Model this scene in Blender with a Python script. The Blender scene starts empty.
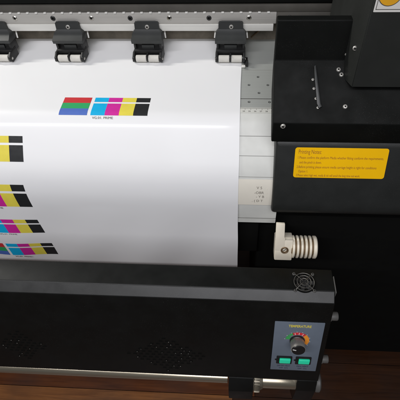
import bpy, bmesh, math, random
from mathutils import Vector, Matrix
random.seed(7)
S = bpy.context.scene
C = S.collection
rad = math.radians

# ------------------------------------------------------------------ camera
def cam_basis(yaw, pitch, roll):
    y, p, r = rad(yaw), rad(pitch), rad(roll)
    f = Vector((-math.sin(y), math.cos(y), 0)); rt = Vector((math.cos(y), math.sin(y), 0)); z = Vector((0, 0, 1))
    F = f*math.cos(p) - z*math.sin(p); U = f*math.sin(p) + z*math.cos(p)
    return rt*math.cos(r) - U*math.sin(r), rt*math.sin(r) + U*math.cos(r), F
cd = bpy.data.cameras.new('camera'); cam = bpy.data.objects.new('camera', cd); C.objects.link(cam)
R_, U_, F_ = cam_basis(4.4, 48, 2)
M = Matrix((R_, U_, -F_)).transposed().to_4x4(); M.translation = (0, 0, 1.32)
cam.matrix_world = M
cd.sensor_width = 36; cd.lens = 36*384/400; cd.shift_x = -0.055; cd.clip_start = .01; cd.clip_end = 100
S.camera = cam

# ------------------------------------------------------------------ world and lamps
w = bpy.data.worlds.new('World'); S.world = w; w.use_nodes = True
w.node_tree.nodes['Background'].inputs[0].default_value = (.86, .95, 1.0, 1)
w.node_tree.nodes['Background'].inputs[1].default_value = .05
def tube_lamp(name, loc, target, sx, sy, power, col):
    l = bpy.data.lights.new(name, 'AREA'); l.shape = 'RECTANGLE'; l.size = sx; l.size_y = sy; l.energy = power; l.color = col
    o = bpy.data.objects.new(name, l); C.objects.link(o); o.location = loc
    d = Vector(target) - Vector(loc); z = -d.normalized(); x = Vector((1, 0, 0)); y = z.cross(x).normalized(); x = y.cross(z)
    o.matrix_world = Matrix.Translation(loc) @ Matrix((x, y, z)).transposed().to_4x4()
    return o
tube_lamp('ceiling_tube', (-2.35, 1.22, 2.6), (-.25, .6, .9), 1.1, .08, 46, (1.0, .985, .93))
tube_lamp('ceiling_tube', (-1.0, -.90, 2.7), (-.35, .5, .8), 1.8, .05, 35, (.97, .96, 1.0))
tube_lamp('front_fill', (.35, -1.75, 3.15), (.0, .45, .7), 2.3, 1.7, 52, (.955, .95, 1.0))  # unseen broad fill, added to brighten the upright faces from the front
S.view_settings.view_transform = 'Standard'; S.view_settings.look = 'None'
S.view_settings.exposure = -.13; S.view_settings.gamma = 1
S.render.engine = 'CYCLES'

# ------------------------------------------------------------------ materials
def lin(c): return tuple(((v/255)/12.92 if v/255 <= .04045 else ((v/255+.055)/1.055)**2.4) for v in c)
class NT:
    def __init__(s, name):
        s.m = bpy.data.materials.new(name); s.m.use_nodes = True; s.t = s.m.node_tree
        s.b = s.t.nodes['Principled BSDF']
    def n(s, typ, **kw):
        x = s.t.nodes.new(typ)
        for k, v in kw.items():
            if isinstance(k, str) and k in x.inputs: x.inputs[k].default_value = v
            else: setattr(x, k, v)
        return x
    def l(s, a, b): s.t.links.new(a, b)
def mix(nt, fac, a, b):
    m = nt.n('ShaderNodeMix', data_type='RGBA')
    for src, i in ((fac, 0), (a, 6), (b, 7)):
        if hasattr(src, 'links') or isinstance(src, bpy.types.NodeSocket): nt.l(src, m.inputs[i])
        else: m.inputs[i].default_value = (*src, 1) if isinstance(src, tuple) else src
    return m.outputs[2]
def ramp(nt, src, p0, p1, c0=0., c1=1.):
    r = nt.n('ShaderNodeMapRange'); nt.l(src, r.inputs[0])
    for i, v in enumerate((p0, p1, c0, c1)): r.inputs[i+1].default_value = v
    return r.outputs[0]
def mat(name, col, rough=.5, metal=0., var=.12, vscale=14., dust=0., dustcol=(.35, .34, .32), bump=0., bscale=900., spec=.5, coat=0.):
    nt = NT(name); tc = nt.n('ShaderNodeTexCoord').outputs['Object']
    nz = nt.n('ShaderNodeTexNoise', Scale=vscale, Detail=6., Roughness=.62); nt.l(tc, nz.inputs['Vector'])
    f = ramp(nt, nz.outputs[0], .3, .7)
    c = mix(nt, f, tuple(v*(1-var) for v in col), tuple(min(1, v*(1+var)) for v in col))
    if dust > 0:
        v = nt.n('ShaderNodeTexNoise', Scale=1100., Detail=2.); nt.l(tc, v.inputs['Vector'])
        d1 = ramp(nt, v.outputs[0], .66, .74)
        n2 = nt.n('ShaderNodeTexNoise', Scale=9., Detail=4.); nt.l(tc, n2.inputs['Vector'])
        d2 = ramp(nt, n2.outputs[0], .42, .7)
        mm = nt.n('ShaderNodeMath', operation='MULTIPLY'); nt.l(d1, mm.inputs[0]); nt.l(d2, mm.inputs[1])
        m2 = nt.n('ShaderNodeMath', operation='MULTIPLY'); nt.l(mm.outputs[0], m2.inputs[0]); m2.inputs[1].default_value = dust
        c = mix(nt, m2.outputs[0], c, dustcol)
    nt.l(c, nt.b.inputs['Base Color'])
    nr = nt.n('ShaderNodeTexNoise', Scale=vscale*2.3, Detail=5.); nt.l(tc, nr.inputs['Vector'])
    nt.l(ramp(nt, nr.outputs[0], .3, .7, max(.03, rough*.88), min(1, rough*1.14)), nt.b.inputs['Roughness'])
    nt.b.inputs['Metallic'].default_value = metal
    nt.b.inputs['Specular IOR Level'].default_value = spec
    nt.b.inputs['Coat Weight'].default_value = coat
    if bump > 0:
        nb = nt.n('ShaderNodeTexNoise', Scale=bscale, Detail=3.); nt.l(tc, nb.inputs['Vector'])
        bp = nt.n('ShaderNodeBump', Strength=bump, Distance=.0004); nt.l(nb.outputs[0], bp.inputs['Height'])
        nt.l(bp.outputs[0], nt.b.inputs['Normal'])
    return nt.m
def brushed(name, col, rough, metal, scale=(2., 900., 900.), var=.1, bump=.08):
    nt = NT(name); tc = nt.n('ShaderNodeTexCoord').outputs['Object']
    mp = nt.n('ShaderNodeMapping'); mp.inputs['Scale'].default_value = scale; nt.l(tc, mp.inputs[0])
    nz = nt.n('ShaderNodeTexNoise', Scale=1., Detail=4.); nt.l(mp.outputs[0], nz.inputs['Vector'])
    big = nt.n('ShaderNodeTexNoise', Scale=11., Detail=6., Roughness=.65); nt.l(tc, big.inputs['Vector'])
    c = mix(nt, ramp(nt, nz.outputs[0], .3, .7), tuple(v*(1-var) for v in col), col)
    c = mix(nt, ramp(nt, big.outputs[0], .5, .78, 0, .35), c, tuple(v*.72 for v in col))
    nt.l(c, nt.b.inputs['Base Color']); nt.b.inputs['Metallic'].default_value = metal
    nt.l(ramp(nt, big.outputs[0], .3, .7, rough*.85, rough*1.2), nt.b.inputs['Roughness'])
    bp = nt.n('ShaderNodeBump', Strength=bump, Distance=.0003); nt.l(nz.outputs[0], bp.inputs['Height']); nt.l(bp.outputs[0], nt.b.inputs['Normal'])
    return nt.m
def wood(name, lo, hi):
    nt = NT(name); tc = nt.n('ShaderNodeTexCoord').outputs['Object']
    mp = nt.n('ShaderNodeMapping'); mp.inputs['Scale'].default_value = (3., 46., 1.); nt.l(tc, mp.inputs[0])
    g = nt.n('ShaderNodeTexNoise', Scale=1.3, Detail=8., Roughness=.66, Distortion=1.2); nt.l(mp.outputs[0], g.inputs['Vector'])
    b = nt.n('ShaderNodeTexNoise', Scale=6., Detail=4.); nt.l(tc, b.inputs['Vector'])
    c = mix(nt, ramp(nt, g.outputs[0], .3, .72), lo, hi); c = mix(nt, ramp(nt, b.outputs[0], .45, .75, 0, .6), c, tuple(v*.35 for v in lo))
    nt.l(c, nt.b.inputs['Base Color']); nt.l(ramp(nt, b.outputs[0], .3, .7, .28, .5), nt.b.inputs['Roughness'])
    bp = nt.n('ShaderNodeBump', Strength=.25, Distance=.001); nt.l(g.outputs[0], bp.inputs['Height']); nt.l(bp.outputs[0], nt.b.inputs['Normal'])
    return nt.m

K = {}
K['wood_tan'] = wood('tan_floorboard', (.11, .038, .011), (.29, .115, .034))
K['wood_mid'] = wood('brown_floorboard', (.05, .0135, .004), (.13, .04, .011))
K['wood_dark_shaded'] = wood('dark_shaded_floorboard', (.018, .006, .0022), (.046, .0165, .006))  # also stands in for the shaded floor at right
K['black'] = mat('black_powder_coat', (.0125, .0125, .012), .52, var=.2, dust=.22, bump=.35, spec=.4)
K['dryer'] = mat('black_satin_paint', (.0042, .0046, .0041), .47, var=.2, dust=.13, bump=.12, spec=.3)
K['edge'] = mat('bevel_sheen', (.014, .0145, .0135), .36, var=.2, dust=.2, bump=.05, spec=.5)  # dryer paint made lighter and glossier: bevel reflection put into the colour
K['cover'] = mat('black_plastic', (.0042, .0047, .0041), .6, var=.2, dust=.15, bump=.3, spec=.12)
K['charcoal'] = mat('charcoal_panel', (.021, .0225, .0205), .6, var=.08, dust=.1, bump=.3, spec=.22)
K['slope'] = mat('charcoal_plastic', (.0155, .0168, .0158), .48, var=.12, dust=.12, bump=.25, spec=.35)
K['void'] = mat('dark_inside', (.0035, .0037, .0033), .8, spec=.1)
K['back'] = mat('dim_rear_panel', (.22, .19, .15), .7, var=.35, vscale=30)
K['shadegrey'] = mat('shaded_rail_grey', (.075, .07, .06), .6, var=.2)  # rail shade put into the colour: right end and band under the cover
K['armgrey'] = mat('dark_grey_plastic', (.030, .032, .031), .45, var=.12, dust=.12, bump=.25)
K['armblack'] = mat('black_moulding', (.014, .014, .014), .45, var=.2, dust=.15)
K['rubber'] = mat('pale_rubber_and_glint', (.60, .58, .53), .7, var=.1, vscale=60, bump=.2, bscale=1400)  # also colours the painted glints at the vent holes
K['rail'] = brushed('satin_aluminium', (.76, .75, .70), .42, .15)
K['railtop'] = brushed('dull_aluminium', (.48, .465, .43), .48, .25)
K['platen'] = brushed('platen_aluminium', (.47, .485, .455), .5, .35)
K['apron'] = mat('white_apron_enamel', (.62, .625, .585), .42, var=.05, vscale=25, dust=.25, dustcol=(.3, .28, .22))
K['sticker'] = mat('cream_sticker', (.76, .72, .62), .5, var=.04)
K['rulerface'] = mat('ruler_face', (.60, .60, .55), .45, var=.06)
K['seam'] = mat('seam_grey', (.30, .295, .27), .7)  # plain grey for the platen joints
K['labelink'] = mat('faded_label_ink', (.22, .20, .17), .7)
K['ink'] = mat('label_ink', (.09, .085, .075), .7)
K['brownink'] = mat('brown_label_ink', (.30, .115, .012), .6)
K['yellow'] = mat('yellow_vinyl', (.93, .52, .002), .55, var=.04, spec=.15)
K['orange'] = mat('orange_vinyl', (.80, .40, .02), .45)
K['white'] = mat('white_plastic', (.72, .71, .67), .45, var=.05)
K['ivory'] = mat('ivory_plastic', (.78, .715, .585), .42, var=.06, vscale=40, dust=.25, dustcol=(.3, .22, .12))
K['ivorydark'] = mat('brown_groove', (.20, .13, .065), .6, var=.25, vscale=80)  # brown core between the barrel ribs
K['brass'] = mat('brown_hole_metal', (.22, .15, .085), .45, metal=.6)
K['steel'] = brushed('polished_steel', (.62, .60, .55), .24, 1., (300, 300, 300))
K['tube'] = brushed('tube_aluminium', (.62, .55, .42), .22, .85, (3., 700., 700.), var=.3, bump=.15)
K['screw'] = mat('bright_screw', (.55, .535, .49), .32, metal=.5, var=.05)
K['wire'] = mat('dull_wire', (.26, .25, .23), .35, metal=.9, var=.3, vscale=120)
K['knurl'] = mat('knurled_dark_steel', (.30, .27, .21), .4, metal=.8, var=.3, vscale=90)
K['capgrey'] = mat('grey_cap_plastic', (.085, .083, .078), .5)
K['panel'] = mat('blue_grey_panel', (.125, .150, .185), .42, var=.06, vscale=30, dust=.12)
K['knob'] = mat('black_knob_plastic', (.012, .012, .012), .35)
K['knobside'] = brushed('knob_grip_grey', (.42, .40, .37), .33, .6, (400, 400, 400), bump=.2)
K['green_ink'] = mat('green_ink', (.05, .36, .09), .5); K['red_ink'] = mat('red_ink', (.60, .03, .04), .5); K['amber_ink'] = mat('amber_ink', (.85, .30, .03), .5)
K['yellow_ink'] = mat('yellow_ink', (.75, .62, .06), .5); K['navy_ink'] = mat('navy_ink', (.02, .03, .06), .5)
nt = NT('lit_green_lens'); nt.b.inputs['Base Color'].default_value = (.01, .36, .22, 1); nt.b.inputs['Roughness'].default_value = .25
nt.b.inputs['Emission Color'].default_value = (.02, .70, .38, 1); nt.b.inputs['Emission Strength'].default_value = .38; K['lens'] = nt.m
# paper: coated banner stock, slight waviness
nt = NT('coated_paper'); tc = nt.n('ShaderNodeTexCoord').outputs['Object']
nz = nt.n('ShaderNodeTexNoise', Scale=5., Detail=3.); nt.l(tc, nz.inputs['Vector'])
nt.l(mix(nt, nz.outputs[0], (.80, .80, .795), (.835, .835, .83)), nt.b.inputs['Base Color'])
nt.b.inputs['Roughness'].default_value = .5; nt.b.inputs['Coat Weight'].default_value = .13; nt.b.inputs['Coat Roughness'].default_value = .11
bp = nt.n('ShaderNodeBump', Strength=.25, Distance=.004); n3 = nt.n('ShaderNodeTexNoise', Scale=9., Detail=2.); nt.l(tc, n3.inputs['Vector'])
nt.l(n3.outputs[0], bp.inputs['Height']); nt.l(bp.outputs[0], nt.b.inputs['Normal']); K['paper'] = nt.m
INK = {'red': (.56, .035, .04), 'green': (.028, .36, .12), 'blue': (.075, .15, .48), 'cyan': (.002, .41, .72), 'magenta': (.59, .022, .30), 'yellow': (.74, .63, .075), 'black': (.017, .018, .019)}
for k, v in INK.items(): K['ink_'+k] = mat('printed_'+k, v, .55, var=.05, vscale=60, spec=.25)

# ------------------------------------------------------------------ mesh helpers
class MB:
    """collects shapes, each with a material, into ONE mesh object"""
    def __init__(s): s.bm = bmesh.new(); s.mats = []
    def mi(s, m):
        if m not in s.mats: s.mats.append(m)
        return s.mats.index(m)
    def add(s, bm2, m, X=None, smooth=False):
        i = s.mi(m); mp = {}
        for v in bm2.verts: mp[v] = s.bm.verts.new(X @ v.co if X is not None else v.co)
        for f in bm2.faces:
            try: g = s.bm.faces.new([mp[v] for v in f.verts])
            except ValueError: continue
            g.material_index = i; g.smooth = smooth or f.smooth
        bm2.free()
    def box(s, x0, x1, y0, y1, z0, z1, m, bev=.0012, seg=2, X=None):
        b = bmesh.new(); bmesh.ops.create_cube(b, size=1)
        for v in b.verts: v.co = Vector((x0+(v.co.x+.5)*(x1-x0), y0+(v.co.y+.5)*(y1-y0), z0+(v.co.z+.5)*(z1-z0)))
        if bev: bmesh.ops.bevel(b, geom=b.edges[:], offset=bev, segments=seg, affect='EDGES', profile=.5)
        s.add(b, m, X)
    def prism(s, prof, x0, x1, m, bev=.0015, seg=3, X=None, nobev=()):
        """(y, z) outline swept along x"""
        b = bmesh.new(); A = [b.verts.new((x0, y, z)) for y, z in prof]; B = [b.verts.new((x1, y, z)) for y, z in prof]; n = len(prof)
        for i in range(n): b.faces.new((A[i], A[(i+1) % n], B[(i+1) % n], B[i]))
        b.faces.new(A[::-1]); b.faces.new(B); bmesh.ops.recalc_face_normals(b, faces=b.faces[:])
        if bev: bmesh.ops.bevel(b, geom=b.edges[:], offset=bev, segments=seg, affect='EDGES', profile=.5)
        s.add(b, m, X)
    def plate(s, out, t, m, X=None, bev=.0006, hole=None):
        """(u, v) outline of thickness t along local z"""
        b = bmesh.new(); A = [b.verts.new((u, v, 0)) for u, v in out]; B = [b.verts.new((u, v, t)) for u, v in out]; n = len(out)
        for i in range(n): b.faces.new((A[i], A[(i+1) % n], B[(i+1) % n], B[i]))
        b.faces.new(A[::-1]); b.faces.new(B); bmesh.ops.recalc_face_normals(b, faces=b.faces[:])
        if bev: bmesh.ops.bevel(b, geom=[e for e in b.edges], offset=bev, segments=2, affect='EDGES', profile=.5)
        s.add(b, m, X)
    def lathe(s, pr, m, X=None, n=40, smooth=True):
        """(radius, height) profile about local z"""
        b = bmesh.new(); rings = []
        for r, h in pr:
            rings.append([b.verts.new((r*math.cos(2*math.pi*k/n), r*math.sin(2*math.pi*k/n), h)) for k in range(n)] if r > 1e-6 else [b.verts.new((0, 0, h))])
        for a, c in zip(rings, rings[1:]):
            for k in range(n):
                q = [a[k % len(a)], a[(k+1) % len(a)], c[(k+1) % len(c)], c[k % len(c)]]
                q = list(dict.fromkeys(q))
                if len(q) > 2: b.faces.new(q)
        bmesh.ops.recalc_face_normals(b, faces=b.faces[:])
        s.add(b, m, X, False)
        s.smooth_angle = True
    def tube(s, pts, r, m, X=None, n=8, closed=False):
        b = bmesh.new(); P = [Vector(p) for p in pts]; N = len(P); rings = []
        for i, p in enumerate(P):
            t = (P[(i+1) % N]-P[i-1]) if closed else (P[min(i+1, N-1)]-P[max(i-1, 0)])
            t.normalize(); a = t.orthogonal().normalized() if i == 0 else (a - t*a.dot(t)).normalized(); c = t.cross(a)
            rings.append([b.verts.new(p + r*(a*math.cos(2*math.pi*k/n)+c*math.sin(2*math.pi*k/n))) for k in range(n)])
        for i in range(N if closed else N-1):
            for k in range(n): b.faces.new((rings[i][k], rings[i][(k+1) % n], rings[(i+1) % N][(k+1) % n], rings[(i+1) % N][k]))
        if not closed: b.faces.new(rings[0][::-1]); b.faces.new(rings[-1])
        for f in b.faces: f.smooth = True
        s.add(b, m, X)
    def text(s, body, size, m, X, align='LEFT', thick=.00012, stretch=1., spacing=1., width=None, bold=0.):
        cu = bpy.data.curves.new('lettering', 'FONT'); cu.body = body; cu.size = size; cu.align_x = align; cu.extrude = thick; cu.offset = bold; cu.space_character = spacing; cu.resolution_u = 3
        o = bpy.data.objects.new('lettering', cu); C.objects.link(o); dg = bpy.context.evaluated_depsgraph_get()
        me = bpy.data.meshes.new_from_object(o.evaluated_get(dg)); b = bmesh.new(); b.from_mesh(me)
        if width: stretch = width/max(v.co.x for v in b.verts)
        for v in b.verts: v.co.x *= stretch
        bpy.data.objects.remove(o); bpy.data.curves.remove(cu); bpy.data.meshes.remove(me)
        s.add(b, m, X)
    def build(s, name, parent=None, smooth_deg=35):
        bmesh.ops.recalc_face_normals(s.bm, faces=s.bm.faces[:]) if False else None
        me = bpy.data.meshes.new(name); s.bm.to_mesh(me); s.bm.free()
        for m in s.mats: me.materials.append(m)
        for p in me.polygons: p.use_smooth = True
        try: me.set_sharp_from_angle(angle=rad(smooth_deg))
        except Exception: pass
        o = bpy.data.objects.new(name, me); C.objects.link(o)
        if parent is not None:
            o.parent = parent; o.matrix_parent_inverse = Matrix.Translation(-parent_loc(parent))
        return o
def parent_loc(p):
    l = Vector(p.location)
    return l if p.type == 'EMPTY' else Vector((0, 0, 0))
def thing(name, label, cat, loc, group=None):
    o = bpy.data.objects.new(name, None); C.objects.link(o); o.location = loc; o.empty_display_size = .05
    tag(o, label, cat, group); return o
def tag(o, label, cat, group=None):
    o['label'] = label; o['category'] = cat
    if group: o['group'] = group
def frame(o, u, v):
    """matrix whose local x, y, z are u, v, u x v"""
    u = Vector(u).normalized(); v = Vector(v).normalized(); n = u.cross(v).normalized(); v = n.cross(u)
    m = Matrix((u, v, n)).transposed().to_4x4(); m.translation = o; return m
def rrect(x0, x1, y0, y1, r, n=5):
    o = []
    for cx, cy, a0 in ((x1-r, y1-r, 0), (x0+r, y1-r, 90), (x0+r, y0+r, 180), (x1-r, y0+r, 270)):
        for k in range(n+1): a = rad(a0+90*k/n); o.append((cx+r*math.cos(a), cy+r*math.sin(a)))
    return o
def screw_head(mb, X, r, m, slot=None, h=.0016):
    mb.lathe([(0, h*.55), (r*.34, h*.55), (r*.42, h), (r*.75, h*.95), (r, h*.35), (r, -.0005)], m, X, 20)
    sl = slot or K['void']
    for a in (.5, .5+math.pi/2):
        mb.box(-r*.55, r*.55, -r*.11, r*.11, h*.6, h*1.02, sl, 0, X=X @ Matrix.Rotation(a, 4, 'Z'))

# ------------------------------------------------------------------ the platen / paper profile, (y, z) from rear to front and down
KEY = [(.80, .9455), (.73, .9376), (.60, .9226), (.5680, .9188), (.5610, .9167), (.5540, .9124), (.5475, .9064), (.5380, .8964), (.5280, .8857), (.5200, .8769), (.5110, .8667), (.5000, .8534), (.4900, .8389), (.4815, .8215), (.4760, .8030), (.4733, .7850), (.4722, .7600), (.472, .72), (.472, .60), (.474, .45), (.478, .30)]
def catmull(P, n=12):
    Q = [Vector(p) for p in P]; Q = [2*Q[0]-Q[1]] + Q + [2*Q[-1]-Q[-2]]; o = []
    for i in range(1, len(Q)-2):
        a, b, c, d = Q[i-1:i+3]
        for k in range(n):
            t = k/n; o.append(.5*((2*b)+(c-a)*t+(2*a-5*b+4*c-d)*t*t+(3*b-a-3*c+d)*t**3))
    return o + [Q[-2]]
PROF = catmull(KEY); ARC = [0.]
for a, b in zip(PROF, PROF[1:]): ARC.append(ARC[-1]+(b-a).length)
def on_profile(s, off=0.):
    i = 0
    while i < len(ARC)-2 and ARC[i+1] < s: i += 1
    t = (s-ARC[i])/(ARC[i+1]-ARC[i]); p = PROF[i].lerp(PROF[i+1], t)
    i2 = min(i+1, len(PROF)-2)
    d = (PROF[i+1]-PROF[i]).lerp(PROF[i2+1]-PROF[i2], t).normalized()
    n = Vector((d.y, -d.x));  n = -n if n.y < -.2 or n.x > .2 else n
    return p + n*off, d, n
def strip(mb, x0, x1, s0, s1, off, m, nx=1, ds=.004, wave=None):
    """sheet following the profile between arc lengths s0 and s1"""
    b = bmesh.new(); ns = max(1, int(round((s1-s0)/ds))); G = []
    for j in range(ns+1):
        p, d, n = on_profile(s0+(s1-s0)*j/ns, off); row = []
        for i in range(nx+1):
            x = x0+(x1-x0)*i/nx; x += (.0003*math.sin(j*.13)+.00014*math.sin(j*.31+1)) if (wave and nx > 50 and i == nx) else 0; h = wave(x, s0+(s1-s0)*j/ns) if wave else 0
            row.append(b.verts.new((x, p.x+n.x*h, p.y+n.y*h)))
        G.append(row)
    for j in range(ns):
        for i in range(nx): b.faces.new((G[j][i], G[j][i+1], G[j+1][i+1], G[j+1][i]))
    for f in b.faces: f.smooth = True
    bmesh.ops.recalc_face_normals(b, faces=b.faces[:]); mb.add(b, m, None, True)
def on_sheet(x, s, off=0.):
    p, d, n = on_profile(s, off); return frame((x, p.x, p.y), (1, 0, 0), (0, -d.x, -d.y))

# ================================================================== SETTING
mb = MB()
def sheet_quad(x0, x1, y0, y1, z, m):
    b = bmesh.new(); b.faces.new([b.verts.new(p) for p in ((x0, y0, z), (x1, y0, z), (x1, y1, z), (x0, y1, z))]); mb.add(b, m)
sheet_quad(-4, 4, -3, 4, -.004, K['void'])
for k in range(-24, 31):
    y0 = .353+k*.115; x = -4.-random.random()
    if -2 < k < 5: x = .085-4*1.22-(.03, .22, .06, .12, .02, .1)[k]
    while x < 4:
        t = random.choice(('wood_dark_shaded', 'wood_mid', 'wood_dark_shaded'))
        if k == -1: t = 'wood_tan' if x < -.2 else 'wood_dark_shaded'  # right-hand boards dark: floor shade put into the board colour
        if k in (0, 1, 2, 3, 4): t = 'wood_mid' if x < -.2 else 'wood_dark_shaded'  # same split in the rows behind, shade at right as darker boards
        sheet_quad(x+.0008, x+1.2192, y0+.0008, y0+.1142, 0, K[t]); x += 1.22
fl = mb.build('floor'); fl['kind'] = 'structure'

# ================================================================== PRINTER
XL, XR = -1.25, .62
pr = thing('large_format_printer', 'wide black large format printer with aluminium rail and pale platen', 'printer', (0, .7, 0))
# platen: aluminium bed at the rear, white curved apron in front, joints between them
mb = MB()
strip(mb, XL, .066, .0, .1955, 0., K['platen'])
strip(mb, XL, .066, .1975, .226, 0., K['platen'])
for s0, s1 in ((.2265, .2757), (.2765, .3102), (.3110, .3477), (.3485, .4076)): strip(mb, XL, .066, s0, s1, .0003 if s0 < .3 else 0, K['apron'])
strip(mb, XL, .066, .4080, .4452, -.0012, K['apron']); strip(mb, XL, .066, .4458, .458, .0, K['apron'])
strip(mb, XL, .066, .0, .457, -.0018, K['seam'])
# solid underneath
def under(s0, s1, off):
    ps = [on_profile(s0+(s1-s0)*k/40, off)[0] for k in range(41)]
    return [(p.x, p.y) for p in ps]
mb.prism(under(.0, .458, -.0022)[::-1] + [(.80, .735)], XL, .066, K['apron'], 0)
platen = mb.build('platen', pr)
mb = MB()
for x, s in ((.0258, .1334), (.0088, .1574), (.0273, .1801), (.0092, .2051), (.044, .1574), (.046, .2051), (-.02, .135), (-.02, .18)):
    mb.lathe([(0, -.0004), (.0016, -.0004), (.0016, .0005), (.0023, .00015), (.0023, -.0004)], K['void'], on_sheet(x, s, .0001), 14)
strip(mb, XL, .066, .1118, .1126, .0002, K['seam'])
mb.build('vacuum_hole', platen)
mb = MB(); strip(mb, XL, .064, .2205, .2345, .0007, K['rulerface'])
for k in range(70):
    x = .062-k*.002; L = .0052 if k % 5 == 0 else .003
    strip(mb, x, x+.0006, .2212, .2212+L, .0009, K['ink'])
for k in range(7): mb.text(str(30-k), .0042, K['ink'], on_sheet(.058-k*.01, .2318, .0008))
mb.build('ruler_strip', platen)
mb = MB(); strip(mb, -.05, .0615, .352, .4065, .0007, K['sticker'])
for body, s, x in (('V 5', .3705, .0262), ('-OBR', .3805, .0225), ('- Y B', .389, .0255), ('. ( D T', .3985, .0185)):
    mb.text(body, .0074, K['labelink'], on_sheet(x, s, .0009))
for k, s in enumerate((.371, .3805, .389)): mb.text('|', .004, K['sticker'], on_sheet(.045, s, .0009))
mb.build('apron_label', platen)
# guide beam
mb = MB()
mb.box(XL, .0535, .748, .79, .9822, .9955, K['rail'], .0008)
mb.box(XL, .058, .7495, .79, .9957, 1.0168, K['railtop'], .0008); mb.box(.0583, .30, .7500, .79, .9957, 1.0165, K['shadegrey'], .0008)  # right end darker: its shade put into a second grey
mb.box(XL, .30, .7515, .79, 1.017, 1.030, K['shadegrey'], .0006)  # top band: shade of the carriage cover put into its grey
beam = mb.build('guide_beam', pr)
mb = MB(); x = XL+.01
while x < .05:
    mb.box(x, x+.0050, .7482, .752, 1.0155, 1.0180, K['white'], .0004); x += .0173
mb.build('toothed_strip', beam)
for i in range(-8, 3):
    x = .0061 + i*.1533; mb = MB(); screw_head(mb, frame((x, .7495, 1.0068), (1, 0, 0), (0, 0, 1)), .0046, K['steel']); mb.build('rail_screw', beam)
    mb = MB(); screw_head(mb, frame((x+.0767, .7495, 1.0068), (1, 0, 0), (0, 0, 1)), .0048, K['armblack']); mb.build('rail_screw', beam)
# rear wall of the gap, carriage cover above
mb = MB(); mb.box(XL, .5, .792, .83, .90, .9815, K['back'], .001)
mb.tube([(.012, .7905, .95), (.03, .789, .966), (.05, .7905, .976)], .0015, K['brass']); mb.build('rear_panel', pr)
mb = MB(); mb.box(XL, XR, .7535, 1.02, 1.0305, 1.056, K['cover'], .004, 3); mb.build('carriage_cover', pr)
# end cover: rear block, sloping plate, short front flange
mb = MB()
mb.prism([(.592, 1.0766), (.575, 1.0766), (.5735, 1.0142), (.500, .9482), (.4995, .9100), (.512, .9100), (.58, .957), (.592, .99)], .0465, XR, K['cover'], .0022, 3)
cov = mb.build('end_cover', pr)
sl = Vector((0, -.075, -.0663)).normalized(); up = -sl
def on_slope(x, y): return frame((x, y, 1.0142-(.575-y)/.075*.0663+.0004), (1, 0, 0), up)
for X, rr, m in [(on_slope(x, y), .0036, 'steel') for x, y in ((.1470, .5635), (.1515, .5576), (.1585, .5200))] + [
        (frame((.0629, .4995, .9425), (1, 0, 0), (0, 0, 1)), .0042, 'steel'), (frame((.1563, .5742, 1.0245), (1, 0, 0), (0, 0, 1)), .0022, 'steel'), (frame((.1575, .5742, 1.018), (1, 0, 0), (0, 0, 1)), .0018, 'armblack')]:
    mb = MB(); screw_head(mb, X, rr, K['screw' if m == 'steel' else m], h=.0022); mb.build('cover_screw', cov)
mb = MB()
Xs = on_slope(.1145, .545)
mb.plate([(-.0062, .029), (-.0035, .031), (.001, .0), (.0055, -.030), (.0075, -.0345), (.0028, -.037), (-.0005, -.030), (-.004, .004)], .0045, K['armgrey'], Xs, .0009)
for x, y in ((.1079, .5515), (.1098, .5409), (.1132, .5291), (.1166, .5184)): screw_head(mb, on_slope(x-.0005, y) @ Matrix.Translation((0, 0, .0006)), .0021, K['screw'])
mb.build('slotted_bracket', cov)
# sloped front panel with the yellow notice
mb = MB(); b = bmesh.new()
out = [(.56, .905), (.5065, .9135), (.4993, .9085), (.4610, .8085), (.4562, .794), (.4558, .785), (.462, .774), (.480, .765), (.60, .76)]
mb.prism(out, .0545, XR, K['slope'], .006, 4)
fp = mb.build('front_panel', pr)
fu = Vector((0, .384, 1)).normalized(); FO = Vector((.0873, .4970, .9022)); FX = frame(FO, (1, 0, 0), fu)   # local y up the slope, z out
FX = FX @ Matrix.Translation((0, 0, .0))
mb = MB()
nrm = Vector((0, -1, .384)).normalized()
PX = frame(Vector((.0871, .4776, .8517)) + nrm*.0012, (1, 0, 0), fu)
mb.plate(rrect(0, .1528, 0, .0540, .0042), .0005, K['yellow'], PX, 0)
T = lambda u, v: PX @ Matrix.Translation((u, v, .00055))
mb.text('Printing Notes:', .0105, K['brownink'], T(.0055, .0432), width=.038)
for body, u, v, wd in (('1.Please confirm the platform Media whether fitting conform the requirements,', .0045, .0343, .142),
                       ('and the pinch is down.', .0085, .0258, .037),
                       ('2.Before printing please ensure media carriage height is right for conditions', .0045, .0175, .133),
                       ('Option 1.', .0078, .0095, .0165),
                       ('3.Please select high wet, media & ink will avoid the long time not work.', .0045, .0022, .108)):
    mb.text(body, .0064, K['brownink'], T(u, v), width=wd)
mb.build('notice_label', fp)
# body below: carcass, side leg cabinet, round cap
mb = MB()
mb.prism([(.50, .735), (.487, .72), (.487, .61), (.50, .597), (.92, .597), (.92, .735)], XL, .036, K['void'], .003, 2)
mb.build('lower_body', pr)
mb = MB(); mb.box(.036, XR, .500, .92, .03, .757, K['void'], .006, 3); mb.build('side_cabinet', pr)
mb = MB()
mb.box(-1.22, -1.12, .45, .95, .0, .597, K['void'], .006); mb.build('leg', pr)
mb = MB(); mb.box(XL, XR, .80, 1.05, .59, 1.03, K['void'], .004); mb.build('rear_body', pr)
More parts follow.
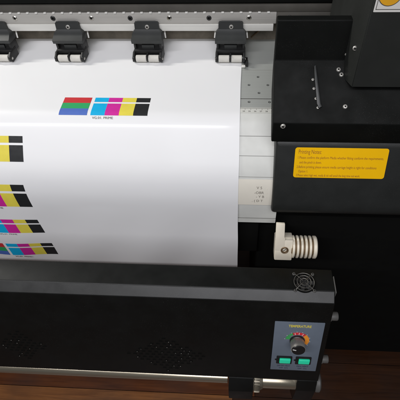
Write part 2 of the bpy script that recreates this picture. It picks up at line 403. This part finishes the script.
# right-hand grey housing with the warning sticker
mb = MB()
b = bmesh.new()
o = [(.164, .530), (.1555, .556), (.1555, .74), (.62, .74), (.62, .530)]
A = [b.verts.new((x, y, .994)) for x, y in o]; B = [b.verts.new((x, y, 1.15)) for x, y in o]
for i in range(5): b.faces.new((A[i], A[(i+1) % 5], B[(i+1) % 5], B[i]))
b.faces.new(A); b.faces.new(B); bmesh.ops.recalc_face_normals(b, faces=b.faces[:]); bmesh.ops.bevel(b, geom=b.edges[:], offset=.0012, segments=3, affect='EDGES')
mb.add(b, K['charcoal']); hs = mb.build('side_housing', pr)
mb = MB(); HX = frame((.1666, .5297, 1.1058), (1, 0, 0), (0, 0, 1))
mb.plate(rrect(0, .075, 0, .052, .0008), .0004, K['white'], HX, 0)
for x0, x1, y0, y1 in ((.0022, .0728, .0030, .0038), (.0022, .0728, .0482, .049), (.0022, .0030, .0030, .049), (.0720, .0728, .0030, .049)): mb.box(x0, x1, y0, y1, .0003, .0006, K['ink'], 0, X=HX)
ring = lambda r: [(.0165+r*math.cos(2*math.pi*k/48), .0225+r*math.sin(2*math.pi*k/48)) for k in range(48)]
mb.plate(ring(.0152), .0006, K['ink'], HX, 0); mb.plate(ring(.0142), .0008, K['orange'], HX, 0)
mb.build('warning_sticker', hs)
mb = MB(); screw_head(mb, frame((.1592, .5445, 1.049), (.95, -.31, 0), (0, 0, 1)), .0036, K['screw'], h=.002); mb.build('housing_screw', hs)

# ================================================================== PINCH ROLLERS
def make_roller():
    t = thing('pinch_roller', '', 'pinch roller', (0, 0, 0), 'pinch rollers along the rail')
    # local frame: origin on the beam face at the screw, x along the rail, y away, z up (world y .748, z .9905)
    mb = MB(); b = bmesh.new()
    secs = [(.0115, -.0006, .0215), (.0095, -.0055, .0235), (-.002, -.0065, .0240), (-.0065, -.011, .0285), (-.0135, -.0245, .0300), (-.0150, -.0275, .0300), (-.0215, -.0265, .0300)]
    rows = []
    for z, y, hw in secs: rows.append([b.verts.new((x*hw, y, z)) for x in (-1, -.94, 0, .94, 1)])
    for a, c in zip(rows, rows[1:]):
        for k in range(4): b.faces.new((a[k], a[k+1], c[k+1], c[k]))
    for sx in (0, 4):      # side cheeks back to the beam
        cols = [r[sx] for r in rows]; bk = [b.verts.new((v.co.x, -.0004 if v.co.z > -.008 else .004, v.co.z)) for v in cols]
        for i in range(len(cols)-1): b.faces.new((cols[i], cols[i+1], bk[i+1], bk[i]))
    r0, r1 = rows[0], rows[-1]
    bmesh.ops.recalc_face_normals(b, faces=b.faces[:])
    mb.add(b, K['armgrey']); mb.plate(rrect(-.0215, .0215, -.004, .0125, .005), .0035, K['armgrey'], frame((0, -.0004, 0), (1, 0, 0), (0, 0, 1)) , .0008)
    arm = mb.build('arm', t)
    mb = MB(); screw_head(mb, frame((.001, -.0064, .0025), (1, 0, 0), (0, .08, 1)), .0042, K['screw']); mb.build('arm_screw', arm)
    mb = MB(); mb.box(-.0235, .0235, -.018, .004, -.040, -.0165, K['armblack'], .0015)
    mb.box(-.0125, .0125, -.0215, -.017, -.0345, -.0255, K['armgrey'], .0012); mb.box(-.0275, -.0232, -.0235, .003, -.042, -.018, K['armblack'], .001); mb.box(.0232, .0275, -.0235, .003, -.042, -.018, K['armblack'], .001)
    mb.build('neck', t)
    mb = MB()
    mb.box(-.0285, .0285, -.0285, -.008, -.0415, -.0335, K['armblack'], .0018)
    for s in (-1, 1):
        pts = [(-.010, -.036), (-.034, -.035), (-.0445, -.041), (-.0455, -.049), (-.040, -.0525), (-.010, -.051)]
        mb.prism(pts, min(s*.0247, s*.0292), max(s*.0247, s*.0292), K['armblack'], .001, 2)
        mb.lathe([(0, .0012), (.0022, .0012), (.0028, .0005), (.0028, -.001)], K['steel'], frame((s*.0292, -.039, -.0455), (0, s, 0), (0, 0, 1)) , 14)
    mb.box(-.028, .028, -.013, -.008, -.051, -.036, K['armblack'], .0012)
    mb.box(-.0012, .0012, -.0455, -.03, -.048, -.037, K['armblack'], .0004)
    cr = mb.build('cradle', t)
    for s in (-1, 1):
        mb = MB(); L = .0104
        mb.lathe([(0, -L), (.0062, -L), (.0068, -L+.0007), (.0068, L-.0007), (.0062, L), (0, L)], K['rubber'], frame((s*.0124, -.038, -.0459), (0, 1, 0), (0, 0, 1)), 28)
        mb.build('rubber_roller', cr)
    for s in (-1, 1):
        mb = MB(); mb.tube([(s*.0300, .012, -.006), (s*.0310, .009, -.012), (s*.0325, .003, -.0235)], .0016, K['white']); mb.build('release_lever', t)
    return t
def kids(o): return [c for c in bpy.data.objects if c.parent == o]
def copy_tree(o, parent=None):
    c = o.copy(); C.objects.link(c)
    if parent: c.parent = parent
    for ch in kids(o):
        if ch != c: copy_tree(ch, c)
    return c
proto = make_roller()
RL = [(-.4985, 'grey pinch roller at far left, half cut off by the picture edge'),
      (-.3500, 'grey pinch roller with pale rubber wheels, above the red green and blue test stripes'),
      (-.1925, 'grey pinch roller above the bare white sheet just right of the black test patch'),
      (-.0285, 'grey pinch roller on the right edge of the white sheet beside bare platen')]
for i, (x, lab) in enumerate(RL):
    o = proto if i == 0 else copy_tree(proto)
    o.location = (x, .748, .9905); o['label'] = lab

# ================================================================== PRINTED SHEET
sheet = thing('printed_sheet', 'glossy white media sheet with colour test prints draped over the platen', 'paper sheet', (-.4, .6, .92))
def wave(x, s):
    a = max(0., min(1., (s-.42)/.2))
    return .0012 + a*(.0024*math.sin(x*23+.8)+.0017*math.sin(x*41+s*17)) + .0011*a + .0003*math.sin(x*9+1.)*max(0, min(1, (s-.2)/.1))
mb = MB(); strip(mb, -1.1, -.0065, .0, .90, 0, K['paper'], nx=110, ds=.005, wave=wave); strip(mb, -1.1, -.0065, .0, .90, -.00025, K['paper'], nx=110, ds=.005, wave=wave)
paper = mb.build('media_sheet', sheet, 60)
PW = .0258
def block(xr, s0, s1, full=True, cap=None):
    """one test print: RGB stripes, then CMYK patches each under a thin strip; xr = right end"""
    mb = MB(); H = s1-s0; g = lambda x, s: wave(x, s)
    def q(x0, x1, a, b_, col): strip(mb, x0, x1, s0+H*a, s0+H*b_, .0002, K['ink_'+col], nx=4, ds=.004, wave=wave)
    x0 = xr-4*PW
    for k, col in enumerate(('cyan', 'magenta', 'yellow', 'black')):
        e = .0000
        q(x0+k*PW, x0+(k+1)*PW, 0, .265, col); q(x0+k*PW, x0+(k+1)*PW, .355, 1, col)
    for k, col in enumerate(('red', 'green', 'blue')): q(x0-.058, x0-.0062, k/3, (k+1)/3, col)
    t = MB()
    if cap:
        xx = x0+.0035; mb.text(cap, .0062, K['ink'], on_sheet(xx, s1+.0066, .0004+wave(xx, s1+.006)), thick=.00005, width=.038)
    return mb.build('colour_test_print', sheet)
cap = 'VG.01. PRIME'
block(-.1705, .1985, .2430, cap=cap); block(-.3982, .2816, .3280, cap=cap); block(-.4065, .3717, .4262, cap=cap); block(-.4135, .4659, .5098, cap=cap); block(-.4135, .5481, .5910, cap=cap)

# edge clip on the bed beside the sheet
clip = thing('edge_clip', 'small black media edge clip on the platen beside the sheet', 'clip', (.0015, .705, .935))
mb = MB(); mb.box(-.002, .0055, .698, .725, .9375, .9405, K['armblack'], .0008); mb.box(.0025, .0065, .697, .705, .9346, .945, K['armblack'], .0008); mb.build('clip_body', clip)
mb = MB(); mb.box(-.006, .001, .690, .6985, .9370, .9386, K['white'], .0005); mb.build('pale_tip', clip)

# ================================================================== IVORY ROLL HOLDER
hu = Vector((0, .36, .933)).normalized(); HO = Vector((.0650, .436, .7035))
HX = frame(HO, (1, 0, 0), hu)
hub = thing('roll_holder', 'ivory plastic roll holder with ribbed barrel and upright tab below the notice', 'roll holder', HO)
mb = MB()
mb.plate([(.0, -.0222), (.0335, -.0222), (.0335, .0235), (.0, .0235)], .030, K['ivory'], HX @ Matrix.Translation((0, 0, -.015)), .002)
mb.plate([(.0003, .0), (.0185, .0), (.0182, .0270), (.0165, .0310), (.0155, .0590), (-.0005, .0595)], .007, K['ivory'], HX @ Matrix.Translation((0, 0, .0085)), .0012)
hb = mb.build('body', hub)
mb = MB(); BX = HX @ Matrix.Translation((.0335, .0005, 0)) @ Matrix.Rotation(rad(90), 4, 'Y')
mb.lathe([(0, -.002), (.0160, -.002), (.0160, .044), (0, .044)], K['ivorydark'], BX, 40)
for k in range(6):
    z = k*.0079
    mb.lathe([(.0155, z), (.0216, z), (.0222, z+.0006), (.0222, z+.0034), (.0216, z+.0040), (.0155, z+.0040)] if k < 5 else [(.0165, z), (.0214, z), (.0222, z+.0008), (.0222, z+.0050), (.0205, z+.0068), (.0, z+.0068)], K['ivory'], BX, 48)
mb.build('ribbed_barrel', hub)
mb = MB(); QX = HX @ Matrix.Translation((.0185, .002, .0166))
mb.lathe([(0, -.002), (.0035, -.002), (.0038, -.0008), (.0058, -.0006), (.0068, .0006), (.0074, .0002), (.0074, -.001)], K['brass'], QX, 26); mb.box(-.003, .003, -.0006, .0006, -.0018, -.0008, K['void'], 0, X=QX @ Matrix.Rotation(.5, 4, 'Z'))
mb.build('set_screw', hb)
mb = MB(); p = HX @ Vector((.02, .0, -.014)); mb.tube([p, p+Vector((0, .11, -.0))], .009, K['void'], n=16); mb.build('shaft', hub)

# ================================================================== DRYER
dr = thing('media_dryer', 'long black sheet metal dryer box with a fan grille and control panel', 'dryer', (0, .30, .55))
mb = MB()
mb.prism([(.3480, .7655), (.3085, .7655), (.2930, .7525), (.2385, .5480), (.246, .5445), (.342, .556)], XL-.05, .1515, K['dryer'], .0013, 3)
hs2 = mb.build('housing', dr)
fv = Vector((0, .2588, .9659))
mb = MB(); ea, eb = Vector((.2930, .7525)), Vector((.3085, .7655)); ed = (eb-ea).normalized(); en = Vector((-ed.y, ed.x))*.0006
ea += ed*.0012; eb -= ed*.0012
mb.prism([tuple(ea), tuple(eb), tuple(eb+en), tuple(ea+en)], XL-.048, .1500, K['edge'], .0002, 1); mb.build('bevel_sheen_strip', dr)  # strip added to carry the bevel's bright reflection

def on_front(x, d): return frame(Vector((x, .2930, .7525)) - fv*d + Vector((0, -.9659, .2588))*.0004, (1, 0, 0), fv)   # d metres down the face
# fan guard
mb = MB(); FG = frame((.1033, .3213, .7661), (1, 0, 0), (0, 1, 0))
mb.lathe([(0, .0004), (.0160, .0004), (.0160, .0011), (.0178, .0011), (.0182, 0)], K['void'], FG, 40)
fan = mb.build('cooling_fan', dr)
mb = MB()
mb.lathe([(0, .0016), (.0058, .0016), (.0062, .0008)], K['armblack'], FG, 24); 
for k in range(7):
    a = k*2*math.pi/7; mb.box(.006, .0152, -.0028, .0028, .0006, .0012, K['armblack'], 0, X=FG @ Matrix.Rotation(a, 4, 'Z') @ Matrix.Rotation(.25, 4, 'X'))
mb.build('fan_blades', fan)
mb = MB()
for r, h in ((.0062, .0036), (.0112, .0036), (.0162, .0030)): mb.tube([(r*math.cos(2*math.pi*k/40), r*math.sin(2*math.pi*k/40), h) for k in range(40)], .00062, K['wire'], FG, 8, True)
for a in (45, 135, 225, 315):
    c, s = math.cos(rad(a)), math.sin(rad(a)); mb.tube([(.003*c, .003*s, .0042), (.016*c, .016*s, .0042), (.0185*c, .0185*s, .003), (.0215*c, .0215*s, .0022)], .0006, K['wire'], FG)
    screw_head(mb, FG @ Matrix.Translation((.0215*c, .0215*s, .0012)), .0026, K['capgrey'], h=.0022)
mb.build('fan_guard', fan)
# control panel: local x along, y up the face
mb = MB(); PO = on_front(.1010, .1115)
pw, ph = .0413, .0665
mb.plate(rrect(-pw, pw, -ph, ph, .001), .0008, K['panel'], PO, .0002)
cp = mb.build('control_panel', dr)
mb = MB(); DX = PO @ Matrix.Translation((-.0005, .0200, .0009))
def arc(a0, a1, m, r0=.0135, r1=.0205):
    n = 10; A = [(r1*math.cos(rad(a0+(a1-a0)*k/n)), r1*math.sin(rad(a0+(a1-a0)*k/n))) for k in range(n+1)]
    Bq = [(r0*math.cos(rad(a1+(a0-a1)*k/n)), r0*math.sin(rad(a1+(a0-a1)*k/n))) for k in range(n+1)]; mb.plate(A+Bq, .0003, m, DX, 0)
arc(146, 172, K['green_ink']); arc(116, 143, K['green_ink'], .0160)
arc(48, 120, K['red_ink'], .0146); arc(-32, 46, K['amber_ink'])
for k in range(9): 
    a = 172-k*25.5; mb.box(.0210, .0224, -.0004, .0004, 0, .0003, K['white'], 0, X=DX @ Matrix.Rotation(rad(a), 4, 'Z'))
for k in range(3): mb.box(.0152, .0198, -.0005, .0005, .0003, .0005, K['white'], 0, X=DX @ Matrix.Rotation(rad(62+k*22), 4, 'Z'))
mb.build('dial_scale', cp)
mb = MB(); mb.text('TEMPERATURE', .0080, K['yellow_ink'], PO @ Matrix.Translation((0.001, .0535, .0009)), 'CENTER', stretch=.72, bold=.00012)
mb.build('panel_title', cp); mb = MB()
mb.text('DRYER HEAT', .0056, K['navy_ink'], PO @ Matrix.Translation((-.0180, -.0555, .0009)), 'CENTER', stretch=.74); mb.text('FAN HEAT', .0056, K['navy_ink'], PO @ Matrix.Translation((.0160, -.0555, .0009)), 'CENTER', stretch=.8)
mb.text('OFF  ON', .0042, K['navy_ink'], PO @ Matrix.Translation((-.0180, -.0617, .0009)), 'CENTER'); mb.text('OFF  ON', .0042, K['navy_ink'], PO @ Matrix.Translation((.0160, -.0617, .0009)), 'CENTER')
mb.build('switch_lettering', cp)
mb = MB(); r = .0118
mb.lathe([(.0128, 0), (.0128, .003), (r, .004), (r*.97, .0195), (r*.90, .021), (0, .0212)], K['knob'], DX, 44)
kb = mb.build('control_knob', dr)
mb = MB()
for k in range(40):
    a = 2*math.pi*k/40; mb.box(r*.955, r*1.03, -.0006, .0006, .004, .0193, K['knobside'], .0002, X=DX @ Matrix.Rotation(a, 4, 'Z'))
mb.build('knob_grip', kb)
mb = MB(); mb.box(-.0008, .0008, .004, .0100, .0208, .0216, K['white'], .0002, X=DX @ Matrix.Rotation(rad(75), 4, 'Z')); mb.build('knob_pointer', kb)
for dx in (-.0185, .0155):
    mb = MB(); SX = PO @ Matrix.Translation((dx, -.0350, .0008))
    mb.plate(rrect(-.0138, .0138, -.0105, .0105, .0015), .0022, K['knob'], SX, .0006)
    mb.box(-.0165, -.0135, -.0015, .0015, 0, .0016, K['knob'], .0004, X=SX)
    sw = mb.build('rocker_switch', dr)
    mb = MB(); LX = SX @ Matrix.Translation((.001, .0002, .0022)) @ Matrix.Rotation(rad(8), 4, 'X')
    mb.box(-.0095, .0100, -.0068, .0068, -.001, .0028, K['lens'], .0012, 3, X=LX); mb.build('lit_rocker', sw)
# punched vents
def vents(cx, cd_, nx, ny, px, py):
    mb = MB()
    for j in range(-ny, ny+1):
        for i in range(-nx, nx+1):
            if abs(i)/nx + abs(j)/ny > 1.05: continue
            X = on_front(cx+i*px+(px/2 if j % 2 else 0), cd_+j*py)
            mb.plate(rrect(-.0034, .0034, -.0008, .0008, .0007, 3), .0003, K['void'], X, 0)
            if random.random() < .22: 
                q = random.uniform(-.0024, .002); mb.box(q, q+random.uniform(.0005, .0014), -.0013, -.0009, .0, .0005, K['rubber'], 0, X=X)  # pale specks: glints on the hole edges put in as colour
    mb.build('punched_vent', dr)
vents(-.133, .150, 6, 6, .0115, .0078); vents(-.405, .140, 4, 5, .0115, .0078)
# side bolts at the right end, edge glint plate, bracket
for y, z in ((.292, .712), (.262, .600)):
    mb = MB(); mb.lathe([(0, .012), (.0065, .012), (.0075, .0105), (.0075, .001), (.009, .0008), (.009, -.001)], K['capgrey'], frame((.1515, y, z), (0, 1, 0), (0, 0, 1)), 22); mb.build('side_bolt', dr)
mb = MB(); mb.box(.1518, .1532, .305, .335, .745, .7668, K['capgrey'], .0005); mb.build('edge_glint_plate', dr)  # thin grey plate added as the glint along the end edge
mb = MB()
mb.prism([(.262, .556), (.238, .549), (.222, .52), (.222, .47), (.24, .44), (.275, .44), (.29, .47), (.29, .556)], -.0175, .030, K['dryer'], .002, 2)
mb.build('mounting_bracket', dr)
mb = MB()
mb.prism([(.262, .556), (.238, .549), (.228, .52), (.228, .46), (.25, .43), (.275, .43), (.29, .47), (.29, .556)], .112, .150, K['dryer'], .002, 2)
mb.build('mounting_bracket', dr)

# ================================================================== TAKE-UP TUBE
tb = thing('take_up_tube', 'bare aluminium take up tube slung under the black dryer', 'tube', (-.4, .247, .52))
TX = lambda x: frame((x, .2475, .520), (0, 1, 0), (0, 0, 1))      # local z = +x
mb = MB(); mb.lathe([(0, 0), (.0125, 0), (.0130, .001), (.0130, 1.20), (0, 1.20)], K['tube'], frame((-1.22, .2495, .520), (0, 1, 0), (0, 0, 1)), 40); mb.build('long_tube', tb)
mb = MB(); pf = [(0, 0), (.0215, 0), (.0235, .003), (.0215, .0125), (.0185, .0185), (0, .019)]
mb.lathe(pf, K['knurl'], TX(.0300), 40)
for k in range(24): mb.box(.0205, .0248, -.0013, .0013, .0015, .0125, K['knurl'], .0004, X=TX(.0300) @ Matrix.Rotation(2*math.pi*k/24, 4, 'Z'))
mb.build('toothed_collar', tb)
mb = MB(); mb.lathe([(0, 0), (.0170, 0), (.0170, .066), (.0160, .0675), (0, .0675)], K['tube'], TX(.0485), 40); mb.build('stub_tube', tb)
mb = MB(); mb.lathe([(0, 0), (.0185, 0), (.0200, .002), (.0200, .008), (.017, .0105), (0, .0105)], K['capgrey'], TX(.1495), 36); mb.build('end_cap', tb)
